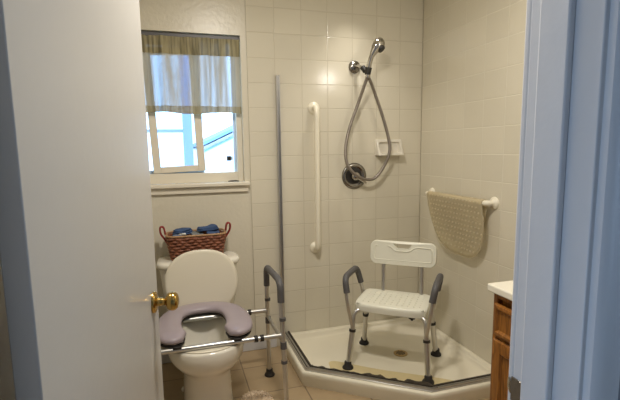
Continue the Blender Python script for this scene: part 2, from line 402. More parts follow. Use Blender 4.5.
q = MB(); sash_box(q, X0+0.045, X1-0.045, 1.243, 1.91, 0.064, 0.066); struct(q.build('glass', m_glass, sl))
struct(MB().box(-1.368, -1.343, 0.072, 0.09, 1.268, 1.298).build('latch', m_dark, win, bevel=0.002))
struct(MB().box(-1.36, -1.33, 0.085, 0.098, 1.27, 1.296).build('latch_mount', m_storm, win))
# stool and apron
ws = struct(MB().box(WX0-0.04, WX1+0.03, -0.035, 0.05, WZ0-0.022, WZ0).build('window_sill', m_wframe, win, bevel=0.004))
struct(MB().box(WX0-0.03, WX1+0.02, -0.012, 0.006, WZ0-0.062, WZ0-0.022).build('window_apron', m_wframe, win, bevel=0.003))

# small dark pull lying on the sill
cl = MB().tube([(-1.375, 0.012, WZ0+0.005), (-1.355, 0.010, WZ0+0.007), (-1.325, 0.012, WZ0+0.007), (-1.305, 0.014, WZ0+0.004)], [0.003, 0.0055, 0.0055, 0.003], 10, flat=(1.6, 0.8))
tag(cl.build('sash_lock', m_dark), 'small dark oblong metal piece lying on the window sill', 'latch')

# curtain rod and valance
rod = thing('curtain_rod', 'dark grey flat rod across the top of the window recess', 'curtain rod', (-1.665, 0.03, 1.995))
MB().box(WX0+0.004, WX1-0.002, 0.022, 0.030, 2.003, 2.028).build('rod_bar', m_rodm, rod, bevel=0.003)
MB().box(WX1-0.004, WX1, 0.016, 0.036, 1.998, 2.031).build('end_bracket', m_rodm, rod, bevel=0.001)
def fold(x, z):
    g = math.sin(x*52+0.8*math.sin(x*13))*0.5+math.sin(x*97+2+math.sin(x*21))*0.35+math.sin(x*31+1)*0.4
    return g
val = thing('window_valance', 'short olive and white sheer valance gathered over the upper window', 'curtain', (-1.665, 0.03, 1.55))
def sheet(z0, z1, nz, amp, y=0.010, dz=0):
    rg = []; n = 240
    for k in range(nz+1):
        z = z0+(z1-z0)*k/nz
        row = []
        for i in range(n+1):
            x = -1.965+0.690*i/n
            a = amp(z)
            row.append((x, y+fold(x, z)*a+0.003*math.sin(z*21+x*9), z+(dz*math.sin(x*17)*0.006 if k == 0 else 0)))
        rg.append(row)
    return MB().rings(rg, wrap=False)
A = lambda z: 0.010+0.006*min(1, (2.0-z)/0.3)
sheet(1.602, 1.908, 10, A).build('sheer_panel', m_sheer, val)
sheet(1.905, 2.006, 5, lambda z: A(z)*1.25, 0.0085).build('gathered_header', m_header, val)
sheet(1.562, 1.604, 3, A, 0.0088, 1).build('hem_band', m_hem, val)

# ------------------------------------------------------------------ outside
struct(MB().box(-14, 14, 0.4, 24, -0.75, -0.7).build('ground', m_ground))
hs = thing('neighbour_house', 'white neighbouring house with blue sloping eave seen through the window', 'house', (1.2, 4.2, -0.7))
hy = 3.3
# gable end wall facing the window; rake rises to the right
sl_ = (1.555-1.36)/(0.347); xw0 = -1.34; zw0 = 1.26
def rz(x): return zw0+0.10+(x-xw0)*0.467
b = MB(); poly = [(xw0, -0.7), (4.0, -0.7), (4.0, rz(1.4)+0.0-0.467*(4.0-1.4)), (1.4, rz(1.4)), (xw0, rz(xw0))]
va = [b.bm.verts.new((x, hy, z)) for x, z in poly]; vb = [b.bm.verts.new((x, hy+5, z)) for x, z in poly]
for i in range(5): b.bm.faces.new((va[i], va[(i+1) % 5], vb[(i+1) % 5], vb[i]))
b.bm.faces.new(va); b.bm.faces.new(list(reversed(vb)))
b.build('house_wall', m_house, hs)
def slab(mb, x0, z0, x1, z1, ya, yb, dzl, dzh):
    mb.rings([[(x0, ya, z0+dzl), (x0, yb, z0+dzl), (x0, yb, z0+dzh), (x0, ya, z0+dzh)], [(x1, ya, z1+dzl), (x1, yb, z1+dzl), (x1, yb, z1+dzh), (x1, ya, z1+dzh)]])
b = MB(); slab(b, xw0-0.05, rz(xw0-0.05), 1.4, rz(1.4), hy-0.10, hy+5.1, 0.04, 0.06)
slab(b, 1.4, rz(1.4), 4.2, rz(1.4)-0.467*2.8, hy-0.10, hy+5.1, 0.04, 0.06); b.build('roof', m_roof, hs)
b = MB(); slab(b, xw0-0.05, rz(xw0-0.05), 1.4, rz(1.4), hy-0.13, hy-0.10, 0.02, 0.06); b.build('fascia_board', m_fascia, hs)
b = MB(); slab(b, xw0-0.0, rz(xw0), 1.4, rz(1.4), hy-0.03, hy, -0.075, -0.05); b.build('trim_board', m_fascia, hs)
MB().tube([(xw0-0.01, hy-0.05, 1.30), (xw0-0.01, hy-0.05, 1.2), (xw0+0.02, hy-0.03, 1.1), (xw0+0.02, hy-0.03, -0.6)], 0.03, 10).build('downspout', m_house, hs)

po = thing('porch_post', 'pale blue porch post with side rail outside the left window pane', 'post', (-1.53, 1.2, -0.7))
MB().box(-1.606, -1.528, 1.16, 1.24, -0.7, 3.2).build('post', m_fascia2, po, bevel=0.004)
MB().box(-3.6, -1.606, 1.18, 1.22, 1.490, 1.518).build('rail', m_fascia2, po, bevel=0.004)

# ------------------------------------------------------------------ shower pan
PP = [(0, 0), (-1.07, 0), (-1.07, -0.55), (-0.50, -0.99), (0, -0.99)]
def offs(ds):
    """inward offset of the pan outline, one distance per edge"""
    n = 5; out = []
    ln = []
    for i in range(n):
        a = Vector(PP[i]); c = Vector(PP[(i+1) % n]); d = (c-a).normalized(); nr = Vector((-d.y, d.x))
        ln.append((a+nr*ds[i], d))
    for i in range(n):
        p, d = ln[i-1]; q_, e = ln[i]
        den = d.x*e.y-d.y*e.x; t = ((q_.x-p.x)*e.y-(q_.y-p.y)*e.x)/den
        out.append(p+d*t)
    return out
def ring(k_back, k_front, z): return [(p.x, p.y, z) for p in offs([k_back, k_front, k_front, k_front, k_back])]
pan = thing('shower_pan', 'white corner shower pan with angled curb and metal track', 'shower base', (-0.5, -0.5, 0))
b = MB(); b.rings([ring(0.001, 0.012, 0), ring(0.001, 0.004, 0.06), ring(0.001, 0.004, 0.076), ring(0.003, 0.008, 0.083), ring(0.008, 0.014, 0.086), ring(0.022, 0.070, 0.086), ring(0.028, 0.076, 0.083), ring(0.032, 0.080, 0.076), ring(0.040, 0.090, 0.056), ring(0.050, 0.100, 0.049), ring(0.075, 0.120, 0.045)], cap1=True)
b.build('basin', m_pan, pan, sharp=75)
def strip(k0, k1, z0, z1, jig=None):
    """band along the three open sides of the pan"""
    mb = MB(); A_ = offs([0.004, k0, k0, k0, 0.004]); B_ = offs([0.004, k1, k1, k1, 0.004]); rg = []
    for i in (1, 2, 3, 4):
        a, c = A_[i], B_[i]
        rg.append([(a.x, a.y, z0), (c.x, c.y, z0), (c.x, c.y, z1), (a.x, a.y, z1)])
    return mb.rings(rg)
tr = strip(0.024, 0.060, 0.086, 0.093).build('metal_track', m_alu, pan, bevel=0.0015)
strip(0.030, 0.035, 0.093, 0.101).build('track_lip', m_alu, tr); strip(0.036, 0.043, 0.0928, 0.0945).build('track_groove', m_mould, tr); strip(0.044, 0.049, 0.093, 0.100).build('track_lip', m_alu, tr)
strip(0.058, 0.070, 0.086, 0.099).build('gasket', m_mould, pan)
# peeling blackened sealant on the inner edge of the angled side
a0 = Vector((-1.07, -0.55)); dg = (Vector((-0.50, -0.99))-a0).normalized(); ng = Vector((-dg.y, dg.x))
if ng.dot(Vector((1, 1))) < 0: ng = -ng
rg = []
for i in range(49):
    s = 0.03+0.705*i/48
    wd = 0.016+0.006*math.sin(s*90)+0.002*math.sin(s*210)
    if s > 0.57: wd = 0.036*min(1, (0.745-s)/0.06+0.15)+0.004*math.sin(s*70)
    if 0.33 < s < 0.46: wd += 0.016*math.sin((s-0.33)/0.13*PI)
    p = a0+dg*s+ng*0.064; q2 = a0+dg*s+ng*(0.070+wd)
    h = 0.100+0.002*math.sin(s*130)
    rg.append([(p.x, p.y, 0.087), (q2.x, q2.y, 0.086), (q2.x, q2.y, 0.093+0.003*math.sin(s*77)), (p.x, p.y, h)])
MB().rings(rg).build('peeling_sealant', m_mould, pan)
# tan residue band on the pan floor
pts = []
for s, d in [(0.10, 0.20), (0.085, 0.235), (0.11, 0.262), (0.2, 0.262), (0.3, 0.254), (0.42, 0.25), (0.55, 0.256), (0.7, 0.262), (0.82, 0.258), (0.88, 0.235), (0.87, 0.205), (0.80, 0.175), (0.72, 0.15), (0.55, 0.135), (0.35, 0.132), (0.2, 0.135), (0.13, 0.15)]:
    p = a0+dg*s+ng*d; pts.append((p.x, p.y, 0))
sm = spline(pts+[pts[0]], 5)[:-1]
MB().prism([(p.x, p.y) for p in sm], 0.0452, 0.0462).build('residue_patch', m_stain, pan)
dr = MB(); DC = Vector((-0.39, -0.45, 0.045))
dr.lathe(DC, (0, 0, 1), [(0.0, 0.001), (0.0, 0.0), (0.044, 0.0), (0.044, 0.003), (0.040, 0.0045), (0.034, 0.004), (0, 0.004)])
dg_ = dr.build('drain', m_brassd, pan)
hb = MB()
for i in range(-3, 4):
    for j in range(-3, 4):
        if i*i+j*j <= 9: hb.lathe(DC+Vector((i*0.0095, j*0.0095, 0.0042)), (0, 0, 1), [(0.0038, 0), (0.0038, 0.0008)], 8)
hb.build('drain_holes', m_dark, dg_)

# wall channel of the shower enclosure
ch = MB(); ch.box(-1.055, -1.033, -0.004, -0.0005, 0.09, 1.80); ch.box(-1.055, -1.051, -0.028, -0.004, 0.09, 1.80); ch.box(-1.037, -1.033, -0.028, -0.004, 0.09, 1.80)
tag(ch.build('wall_channel', m_alu), 'tall thin metal channel upright on the tiled back wall', 'shower rail')

# ------------------------------------------------------------------ shower fittings
def flange(mb, c, ax, r=0.036): return mb.lathe(c, ax, [(0, 0), (r, 0.0003), (r, 0.004), (r*0.92, 0.009), (r*0.72, 0.012), (r*0.55, 0.018), (r*0.5, 0.02), (0, 0.02)])
gb = thing('grab_bar', 'long white vertical grab bar on the tiled back wall', 'grab bar', (-0.803, 0, 1.13))
bp = rounded([(-0.803, -0.003, 1.60), (-0.803, -0.062, 1.60), (-0.803, -0.062, 0.668), (-0.803, -0.003, 0.668)], 0.05, 8)
MB().tube(bp, 0.0185, 18).build('bar', m_white, gb)
flange(MB(), (-0.803, 0, 1.60), (0, -1, 0), 0.040).build('flange', m_white, gb)
flange(MB(), (-0.803, 0, 0.668), (0, -1, 0), 0.040).build('flange', m_white, gb)

# horizontal grab bar on the right wall with a translucent mat hung over it
g2 = thing('grab_bar', 'white horizontal grab bar on the right tiled wall under the draped mat', 'grab bar', (0, -0.47, 1.022))
gx = -0.050
bp = rounded([(-0.003, -0.160, 1.022), (gx, -0.160, 1.022), (gx, -0.782, 1.022), (-0.003, -0.782, 1.022)], 0.04, 8)
MB().tube(bp, 0.0165, 16).build('bar', m_white, g2)
flange(MB(), (0, -0.160, 1.022), (-1, 0, 0), 0.036).build('flange', m_white, g2)
flange(MB(), (0, -0.782, 1.022), (-1, 0, 0), 0.036).build('flange', m_white, g2)
# oval mat folded over the bar: front flap, fold, back flap
mt_ = MB(); NU, NVf = 30, 16; MYC, MHW = -0.482, 0.278
def mat_pt(u, v):
    # u -1..1 along the bar, v 0..1 front flap (bottom to bar), 1..1.3 over the bar, 1.3..2 back flap
    dep = max(0.02, 1-abs(u)**2.8)**(1/2.4)
    zb = 1.022-0.350*dep
    y = MYC+MHW*u
    rb = 0.0195
    if v <= 1:
        z = zb+(1.022-zb)*v; k = (1.022-z)/0.350
        x = gx-rb+0.026*k+0.004*math.sin(y*24)*k; y2 = y-0.085*k*(1-0.45*abs(u))
    elif v <= 1.3:
        a = (v-1)/0.3*PI; x = gx-rb*math.cos(a); z = 1.022+rb*math.sin(a); y2 = y
    else:
        zb2 = 1.022-0.22*dep; z = 1.022+(zb2-1.022)*(v-1.3)/0.7; x = gx+rb-0.004*(v-1.3); y2 = y
    return Vector((x, y2, z))
vs_ = [NV/12 for NV in range(13)]+[1.06, 1.12, 1.18, 1.24, 1.3]+[1.3+0.7*k/6 for k in range(1, 7)]
mt_.rings([[mat_pt(-1+2*i/NU, v) for i in range(NU+1)] for v in vs_], wrap=False)
matr = thing('shower_mat', 'translucent tan oval bath mat draped over the horizontal grab bar', 'bath mat', (gx, MYC, 1.0))
mt_.build('mat_sheet', m_matp, matr, solid=0.004)
dots = MB()
for i in range(-8, 9):
    for j in range(0, 12):
        u = (i+(0.5 if j % 2 else 0))/8.6; v = 0.06+j*0.085
        if abs(u) > 0.93: continue
        dep = max(0.02, 1-abs(u)**2.8)**(1/2.4)
        v2 = 1-(1-v)/dep
        if v2 < 0.06: continue
        c = mat_pt(u, v2); dots.lathe(c+Vector((-0.0015, 0, 0)), (-1, 0, 0), [(0.0075, 0), (0.0065, 0.003), (0.003, 0.004), (0, 0.004)], 8)
dots.build('grip_dots', m_matd, matr)
eg = MB(); eg.tube([mat_pt(-1+2*i/60, 0) for i in range(61)], 0.0032, 8); eg.build('mat_edge', m_matd, matr)

# soap dish
sd = MB(); X0, X1, Z0, Z1 = -0.362, -0.168, 1.283, 1.393
def rr(x0, x1, z0, z1, y, r=0.012, n=4):
    out = []
    for cx, cz, a in ((x1-r, z1-r, 0), (x0+r, z1-r, PI/2), (x0+r, z0+r, PI), (x1-r, z0+r, 1.5*PI)):
        for k in range(n+1):
            t = a+PI/2*k/n; out.append((cx+r*math.cos(t), y(cx+r*math.cos(t), cz+r*math.sin(t)) if callable(y) else y, cz+r*math.sin(t)))
    return out
front = lambda x, z: -0.028-0.045*max(0, (Z1-z)/(Z1-Z0))**2.2
fr2 = lambda x, z: front(x, z)+0.002
sd.rings([rr(X0, X1, Z0, Z1, -0.0005, 0.008), rr(X0, X1, Z0, Z1, lambda x, z: front(x, z)+0.006, 0.008), rr(X0+0.004, X1-0.004, Z0+0.004, Z1-0.004, front, 0.01),
          rr(X0+0.017, X1-0.017, Z0+0.012, Z1-0.017, front, 0.016), rr(X0+0.022, X1-0.022, Z0+0.016, Z1-0.022, -0.012, 0.016)])
tag(sd.build('soap_dish', m_china, sharp=50), 'cream ceramic soap dish on the tiled back wall beside the hose', 'soap dish')

# shower valve
vc = Vector((-0.517, 0, 1.147))
sv = thing('shower_valve', 'round chrome shower valve with lever behind the hose', 'shower valve', vc)
MB().lathe(vc, (0, -1, 0), [(0, 0), (0.090, 0.0004), (0.090, 0.004), (0.086, 0.009), (0.074, 0.013), (0.066, 0.012), (0.062, 0.010), (0, 0.010)], 40).build('escutcheon', m_chromed, sv, sharp=50)
MB().lathe(vc+Vector((-0.006, 0, 0.004)), (0, -1, 0), [(0.058, 0.0101), (0.058, 0.012), (0.050, 0.0125), (0, 0.0125)], 32).build('index_ring', m_dark, sv)
MB().lathe(vc, (0, -1, 0), [(0, 0.012), (0.031, 0.012), (0.031, 0.032), (0.026, 0.044), (0.016, 0.05), (0, 0.051)], 28).build('hub', m_chrome, sv, sharp=50)
MB().tube([vc+Vector((0, -0.036, 0)), vc+Vector((0.026, -0.044, -0.018)), vc+Vector((0.055, -0.05, -0.038)), vc+Vector((0.068, -0.05, -0.048))], [0.014, 0.012, 0.009, 0.006], 12).build('lever', m_chrome, sv)

# hand shower
hsw = thing('hand_shower', 'chrome hand shower with looped metal hose hanging from the wall', 'shower head', (-0.507, 0, 1.868))
MB().lathe((-0.514, 0, 1.872), (0, -1, 0), [(0, 0), (0.042, 0.0004), (0.041, 0.006), (0.034, 0.014), (0.020, 0.020), (0.012, 0.022), (0, 0.022)], 28).build('wall_flange', m_chromed, hsw, sharp=60)
MB().tube(rounded([(-0.514, -0.015, 1.872), (-0.510, -0.07, 1.868), (-0.498, -0.125, 1.835)], 0.05), 0.011, 12).build('shower_arm', m_chrome, hsw)
bk = MB(); bk.tube([(-0.505, -0.112, 1.852), (-0.492, -0.13, 1.826)], [0.018, 0.018], 14); bk.tube([(-0.482, -0.140, 1.802), (-0.477, -0.146, 1.845)], [0.019, 0.022], 14)
bk.build('holder_bracket', m_dark, hsw)
hp = spline([(-0.480, -0.140, 1.785), (-0.479, -0.147, 1.83), (-0.473, -0.158, 1.882), (-0.459, -0.166, 1.925), (-0.437, -0.172, 1.963), (-0.412, -0.172, 1.992), (-0.388, -0.168, 2.012)], 6)
n_ = len(hp); hr = []
for i in range(n_):
    t = i/(n_-1)
    e_ = math.sqrt(max(0.03, 1-max(0, (t-0.78)/0.225)**2))
    k_ = min(1, max(0, (t-0.42)/0.36)); k_ = k_*k_*(3-2*k_)
    hr.append((0.0165+0.0225*k_)*e_)
MB().tube(hp, hr, 18, flat=(1.0, 0.8), up=(0, 1, 0)).build('hand_piece', m_chrome, hsw)
MB().lathe((-0.417, -0.176, 1.968), (0.45, -0.45, -0.75), [(0, 0), (0.026, 0.0), (0.026, 0.022), (0.022, 0.028), (0, 0.028)], 22).build('spray_face', m_dark, hsw)
hz = spline([(-0.481, -0.138, 1.792), (-0.490, -0.12, 1.75), (-0.522, -0.075, 1.62), (-0.575, -0.055, 1.46), (-0.603, -0.06, 1.33), (-0.598, -0.07, 1.24), (-0.560, -0.078, 1.178), (-0.500, -0.078, 1.138), (-0.440, -0.072, 1.124), (-0.385, -0.068, 1.138), (-0.332, -0.075, 1.205), (-0.300, -0.092, 1.29), (-0.298, -0.092, 1.37), (-0.338, -0.085, 1.523), (-0.405, -0.09, 1.69), (-0.455, -0.12, 1.77), (-0.486, -0.125, 1.815)], 8)
MB().tube(hz, 0.0105, 10).build('hose', m_hose, hsw)

# ------------------------------------------------------------------ shower chair
W = Vector((0.770, -0.638, 0)).normalized(); FV = Vector((W.y, -W.x, 0)); CC = Vector((-0.483, -0.527, 0)); ZP = 0.046
def L(u, v, z): return CC+W*u+FV*v+Vector((0, 0, z))
sc = thing('shower_chair', 'white plastic shower chair with grey padded arms standing in the shower', 'shower chair', CC+Vector((0, 0, ZP)))
def outline(a, bb, n=64, e=8):
    out = []
    for i in range(n):
        t = 2*PI*i/n; c, s_ = math.cos(t), math.sin(t)
        out.append((a*math.copysign(abs(c)**(2/e), c), bb*math.copysign(abs(s_)**(2/e), s_)))
    return out
st = MB(); rgs = []
SA, SB, sv0 = 0.212, 0.150, -0.012
def sring(k, z, dip=0.0, drop=0.0):
    o_ = []
    for x, y in outline(SA*k if k > 0.5 else SA*k, SB*k):
        fr = max(0, y/SB)
        zz = z - dip*0 - drop*fr**4*(1-0.6*math.cos(x/SA*PI*1.0)*0.5)
        if fr > 0.9: y2 = y+0.010*math.cos(x/SA*PI)
        else: y2 = y
        o_.append(L(x, sv0+y2, zz))
    return o_
for k, z in ((0.96, 0.395), (0.995, 0.398), (1.0, 0.410), (1.0, 0.425), (0.985, 0.436), (0.955, 0.440), (0.88, 0.439), (0.6, 0.435), (0.25, 0.434)):
    rgs.append(sring(k, z, 0, 0.008))
st.rings(rgs); seat = st.build('seat', m_seat, sc, sharp=60)
hl = MB()
for i in range(-5, 6):
    for j in range(-3, 4):
        if (abs(i), abs(j)) in ((0, 0),): continue
        hl.lathe(L(i*0.033, sv0-0.005+j*0.034, 0.4352+0.0006*abs(i)**1.2*0.3), (0, 0, 1), [(0.0052, -0.001), (0.0052, 0.0016)], 8)
hl.build('drain_holes', mat('seat_hole', rgb(214, 211, 195), 0.6), seat)
# backrest with hand hole, slightly reclined and curved
def BR(u, z, d=0.0):
    h = (z-0.60)
    v = -0.165-h*0.10-0.05*(u-0.02)**2*4+0.02+d
    return L(u+0.02, v, z)
def brect(x0, x1, z0, z1, r, n=6):
    return rr(x0, x1, z0, z1, 0.0, r, n)
NB = 7
outer_ = brect(-0.205, 0.205, 0.610, 0.757, 0.042, NB)
def hole_pt(i, N):
    # trapezoid hand hole, walked with the outline
    cor = [(0.058, 0.745), (-0.058, 0.745), (-0.034, 0.714), (0.034, 0.714)]
    seg = i/N*4; k = int(seg) % 4; f = seg-int(seg)
    a, c = cor[k], cor[(k+1) % 4]; return (a[0]+(c[0]-a[0])*f, a[1]+(c[1]-a[1])*f)
N_ = len(outer_)
# outline starts on the right top corner: align the hole corners to the outline corners
hole = []
for i in range(N_):
    k = i//(NB+1); f = (i % (NB+1))/(NB+1)
    cor = [(0.058, 0.745), (-0.058, 0.745), (-0.034, 0.714), (0.034, 0.714)]
    prev = cor[k-1]; c = cor[k]; nx = cor[(k+1) % 4]
    if f < 0.5: p = (c[0]+(prev[0]-c[0])*(0.5-f)*0.9, c[1]+(prev[1]-c[1])*(0.5-f)*0.9)
    else: p = (c[0]+(nx[0]-c[0])*(f-0.5)*0.9, c[1]+(nx[1]-c[1])*(f-0.5)*0.9)
    hole.append(p)
bk = MB(); ring_ = lambda pts_, d: [BR(p[0], p[-1], d) for p in pts_]
def sc2(k, kx=None):
    return [(p[0]*(kx or k), 0.6835+(p[2]-0.6835)*k) for p in outer_]
o2 = [(p[0], p[2]) for p in outer_]
bk.rings([ring_(hole, -0.012), ring_(sc2(0.97, 0.99), -0.012), ring_(o2, -0.007), ring_(o2, 0.007), ring_(sc2(0.96, 0.985), 0.013), ring_(hole, 0.012)], closed=True)
back = bk.build('backrest', m_seat, sc, sharp=50)
# raised line of the recessed panel
pl_ = [(-0.178, 0.728), (-0.075, 0.728), (-0.045, 0.700), (0.045, 0.700), (0.075, 0.728), (0.178, 0.728), (0.180, 0.640), (-0.180, 0.640)]
lp = rounded([(x, 0, z) for x, z in pl_+pl_[:2]], 0.018, 4)[1:-1]
MB().tube([BR(p.x, p.z, 0.0135) for p in lp], 0.0028, 8).build('panel_line', m_seat, back)
for u in (-0.098, 0.140):
    MB().tube([L(u, -0.10, 0.392), L(u, -0.135, 0.400), L(u, -0.148, 0.43), L(u-0.002, -0.158, 0.60), L(u-0.002, -0.170, 0.70)], 0.0125, 12).build('back_tube', m_alu, sc)
KNOBS = ((0.113, 0.027),)
for su in (-1, 1):
    for sv_ in (-1, 1):
        foot = L(su*0.232, sv_*0.178, ZP)
        top = L(su*0.150, sv_*0.095, 0.388); knee = L(su*0.205, sv_*0.125, 0.388)
        if sv_ < 0: top = L(su*0.19, -0.115, 0.392); knee = L(su*0.200, -0.122, 0.38)
        pts = rounded([top, knee, foot+Vector((0, 0, 0.012))], 0.045, 8)
        lg = MB().tube(pts, 0.0135, 14).build('leg', m_alu, sc)
        d = (knee-foot); lowm = foot+d*0.62
        MB().tube([foot+d*0.08, foot+d*0.645], 0.0158, 14).build('leg_extension', m_alu, lg)
        MB().tube([foot+d*0.63, foot+d*0.67], 0.0195, 14).build('collar', m_dark, lg)
        MB().lathe(foot, (0, 0, 1), [(0, 0), (0.032, 0), (0.033, 0.006), (0.030, 0.012), (0.022, 0.020), (0.021, 0.038), (0.018, 0.042), (0, 0.042)], 22).build('foot_tip', m_foot, lg, sharp=50)
for su in (-1, 1):
    uu = su*0.258; ul = su*0.236
    path = rounded([L(su*0.213, 0.150, 0.30), L(su*0.222, 0.152, 0.345), L(ul, 0.170, 0.44), L(uu, 0.150, 0.590), L(uu, -0.095, 0.590), L(ul, -0.130, 0.46), L(su*0.215, -0.130, 0.36)], 0.055, 8)
    ar = MB().tube(path, 0.0115, 12).build('armrest', m_alu, sc)
    pad = rounded([L(su*0.2415, 0.163, 0.500), L(uu, 0.150, 0.590), L(uu, -0.095, 0.590), L(su*0.239, -0.125, 0.485)], 0.055, 8)
    MB().tube(pad, 0.0185, 16).build('arm_pad', m_rubber, ar)
for u, v in KNOBS:
    k = MB(); c = L(u, v, 0.340)
    k.lathe(c+Vector((0, 0, 0.050)), (0, 0, -1), [(0.007, 0), (0.007, 0.030), (0.020, 0.031), (0.020, 0.046), (0.009, 0.049), (0.007, 0.058)], 12)
    k.build('thumb_knob', m_dark, sc)
fb = MB(); fb.tube([L(-0.150, 0.095, 0.386), L(0.150, 0.095, 0.386)], 0.0125, 12); fb.tube([L(-0.19, -0.115, 0.386), L(0.19, -0.115, 0.386)], 0.0115, 12)
fb.build('seat_rail', m_alu, sc)

# ------------------------------------------------------------------ toilet
TX = -1.585
to = thing('toilet', 'white toilet with raised lid under the mauve horseshoe seat', 'toilet', (TX, -0.42, 0))
def ell(cy, a, bb, z, n=40, e=2.3, back=None):
    out = []
    for i in range(n):
        t = 2*PI*i/n; c, s_ = math.cos(t), math.sin(t)
        out.append((TX+a*math.copysign(abs(c)**(2/e), c), cy+bb*math.copysign(abs(s_)**(2/e), s_), z))
    return out
b = MB(); b.rings([ell(-0.455, 0.132, 0.250, 0.0, e=3), ell(-0.455, 0.130, 0.247, 0.02, e=3), ell(-0.46, 0.127, 0.240, 0.06, e=2.8), ell(-0.465, 0.124, 0.232, 0.14, e=2.6), ell(-0.47, 0.126, 0.232, 0.20), ell(-0.485, 0.140, 0.243, 0.240), ell(-0.505, 0.172, 0.262, 0.270), ell(-0.512, 0.190, 0.272, 0.300), ell(-0.515, 0.197, 0.276, 0.340), ell(-0.515, 0.199, 0.277, 0.375), ell(-0.515, 0.195, 0.272, 0.386), ell(-0.515, 0.155, 0.225, 0.388),
    ell(-0.515, 0.143, 0.210, 0.382), ell(-0.515, 0.136, 0.200, 0.350), ell(-0.51, 0.120, 0.175, 0.28), ell(-0.50, 0.085, 0.12, 0.22), ell(-0.48, 0.05, 0.06, 0.19)])
b.build('bowl', m_china, to, sharp=70)
MB().rings([ell(-0.50, 0.098, 0.14, 0.245), ell(-0.50, 0.099, 0.141, 0.247)]).build('bowl_water', m_water, to)
# tank
def tr_(x0, x1, y0_, y1_, z, r, n=6, bow=0.0):
    out = []
    for cx, cy, a in ((x1-r, y1_-r, 0), (x0+r, y1_-r, PI/2), (x0+r, y0_+r, PI), (x1-r, y0_+r, 1.5*PI)):
        for k in range(n+1):
            t = a+PI/2*k/n; x = cx+r*math.cos(t); y = cy+r*math.sin(t)
            if y < (y0_+y1_)/2: y -= bow*(1-((x-TX)/(x1-TX))**2)
            out.append((x, y, z))
    return out
tk = MB(); tk.rings([tr_(TX-0.20, TX+0.20, -0.185, -0.02, 0.385, 0.05, bow=0.01), tr_(TX-0.21, TX+0.21, -0.195, -0.02, 0.45, 0.05, bow=0.012), tr_(TX-0.225, TX+0.225, -0.205, -0.02, 0.660, 0.05, bow=0.015)])
tk.build('tank', m_china, to, sharp=60)
ld = MB(); ld.rings([tr_(TX-0.232, TX+0.232, -0.212, -0.015, 0.658, 0.055, bow=0.015), tr_(TX-0.240, TX+0.240, -0.220, -0.012, 0.668, 0.06, bow=0.015), tr_(TX-0.240, TX+0.240, -0.220, -0.012, 0.686, 0.06, bow=0.015), tr_(TX-0.233, TX+0.233, -0.213, -0.016, 0.696, 0.055, bow=0.015), tr_(TX-0.21, TX+0.21, -0.19, -0.03, 0.699, 0.05, bow=0.015)])
ld.build('tank_lid', m_china, to, sharp=60)
fl = MB(); fl.lathe((TX-0.175, -0.206, 0.605), (0, -1, 0), [(0, 0), (0.014, 0), (0.014, 0.012), (0, 0.014)], 16)
fl.tube([(TX-0.175, -0.222, 0.605), (TX-0.15, -0.226, 0.603), (TX-0.115, -0.226, 0.598)], [0.008, 0.007, 0.009], 10); fl.build('flush_lever', m_chrome, to)
# bowl neck under the tank
MB().rings([tr_(TX-0.10, TX+0.10, -0.26, -0.04, 0.0, 0.05), tr_(TX-0.11, TX+0.11, -0.30, -0.04, 0.26, 0.05), tr_(TX-0.17, TX+0.17, -0.30, -0.03, 0.385, 0.05)]).build('trapway', m_china, to, sharp=60)
# lid, leaning back on the tank
lb = Vector((TX+0.007, -0.275, 0.385)); lu = Vector((0, 0.045, 0.375)).normalized(); lnv = Vector((0, -lu.z, lu.y))
def lidring(k, d, n=44):
    out = []
    for i in range(n):
        t = 2*PI*i/n; c, s_ = math.cos(t), math.sin(t)
        x = 0.206*k*math.copysign(abs(c)**(2/2.3), c)*(1.0-0.10*(s_ < 0)*abs(s_)); h = 0.19+0.195*k*math.copysign(abs(s_)**(2/2.4), s_)
        out.append(lb+Vector((x, 0, 0))+lu*h+lnv*d)
    return out
MB().rings([lidring(0.96, -0.006), lidring(1, -0.002), lidring(1, 0.006), lidring(0.97, 0.011), lidring(0.90, 0.012), lidring(0.5, 0.0125)]).build('lid', m_lid, to, sharp=60)
# plain seat ring lying on the bowl
def sring2(k, d): return ell(-0.475, 0.186*k, 0.245*k, d)
MB().rings([ell(-0.51, 0.194, 0.266, 0.3885), ell(-0.51, 0.196, 0.268, 0.391), ell(-0.51, 0.180, 0.25, 0.3925), ell(-0.51, 0.150, 0.212, 0.3925), ell(-0.51, 0.138, 0.198, 0.391), ell(-0.51, 0.14, 0.2, 0.3885)], closed=True).build('seat_ring', m_lid, to, sharp=70)
for sx in (-1, 1):
    MB().lathe((TX+sx*0.075, -0.262, 0.392), (0, 0, 1), [(0.018, 0), (0.018, 0.014), (0.012, 0.02), (0, 0.02)], 14).build('lid_hinge', m_lid, to)
    MB().lathe((TX+sx*0.122, -0.40, 0.018), (sx, 0, 0.9), [(0.016, -0.004), (0.016, 0.008), (0.01, 0.016), (0, 0.018)], 14).build('bolt_cap', m_china, to)

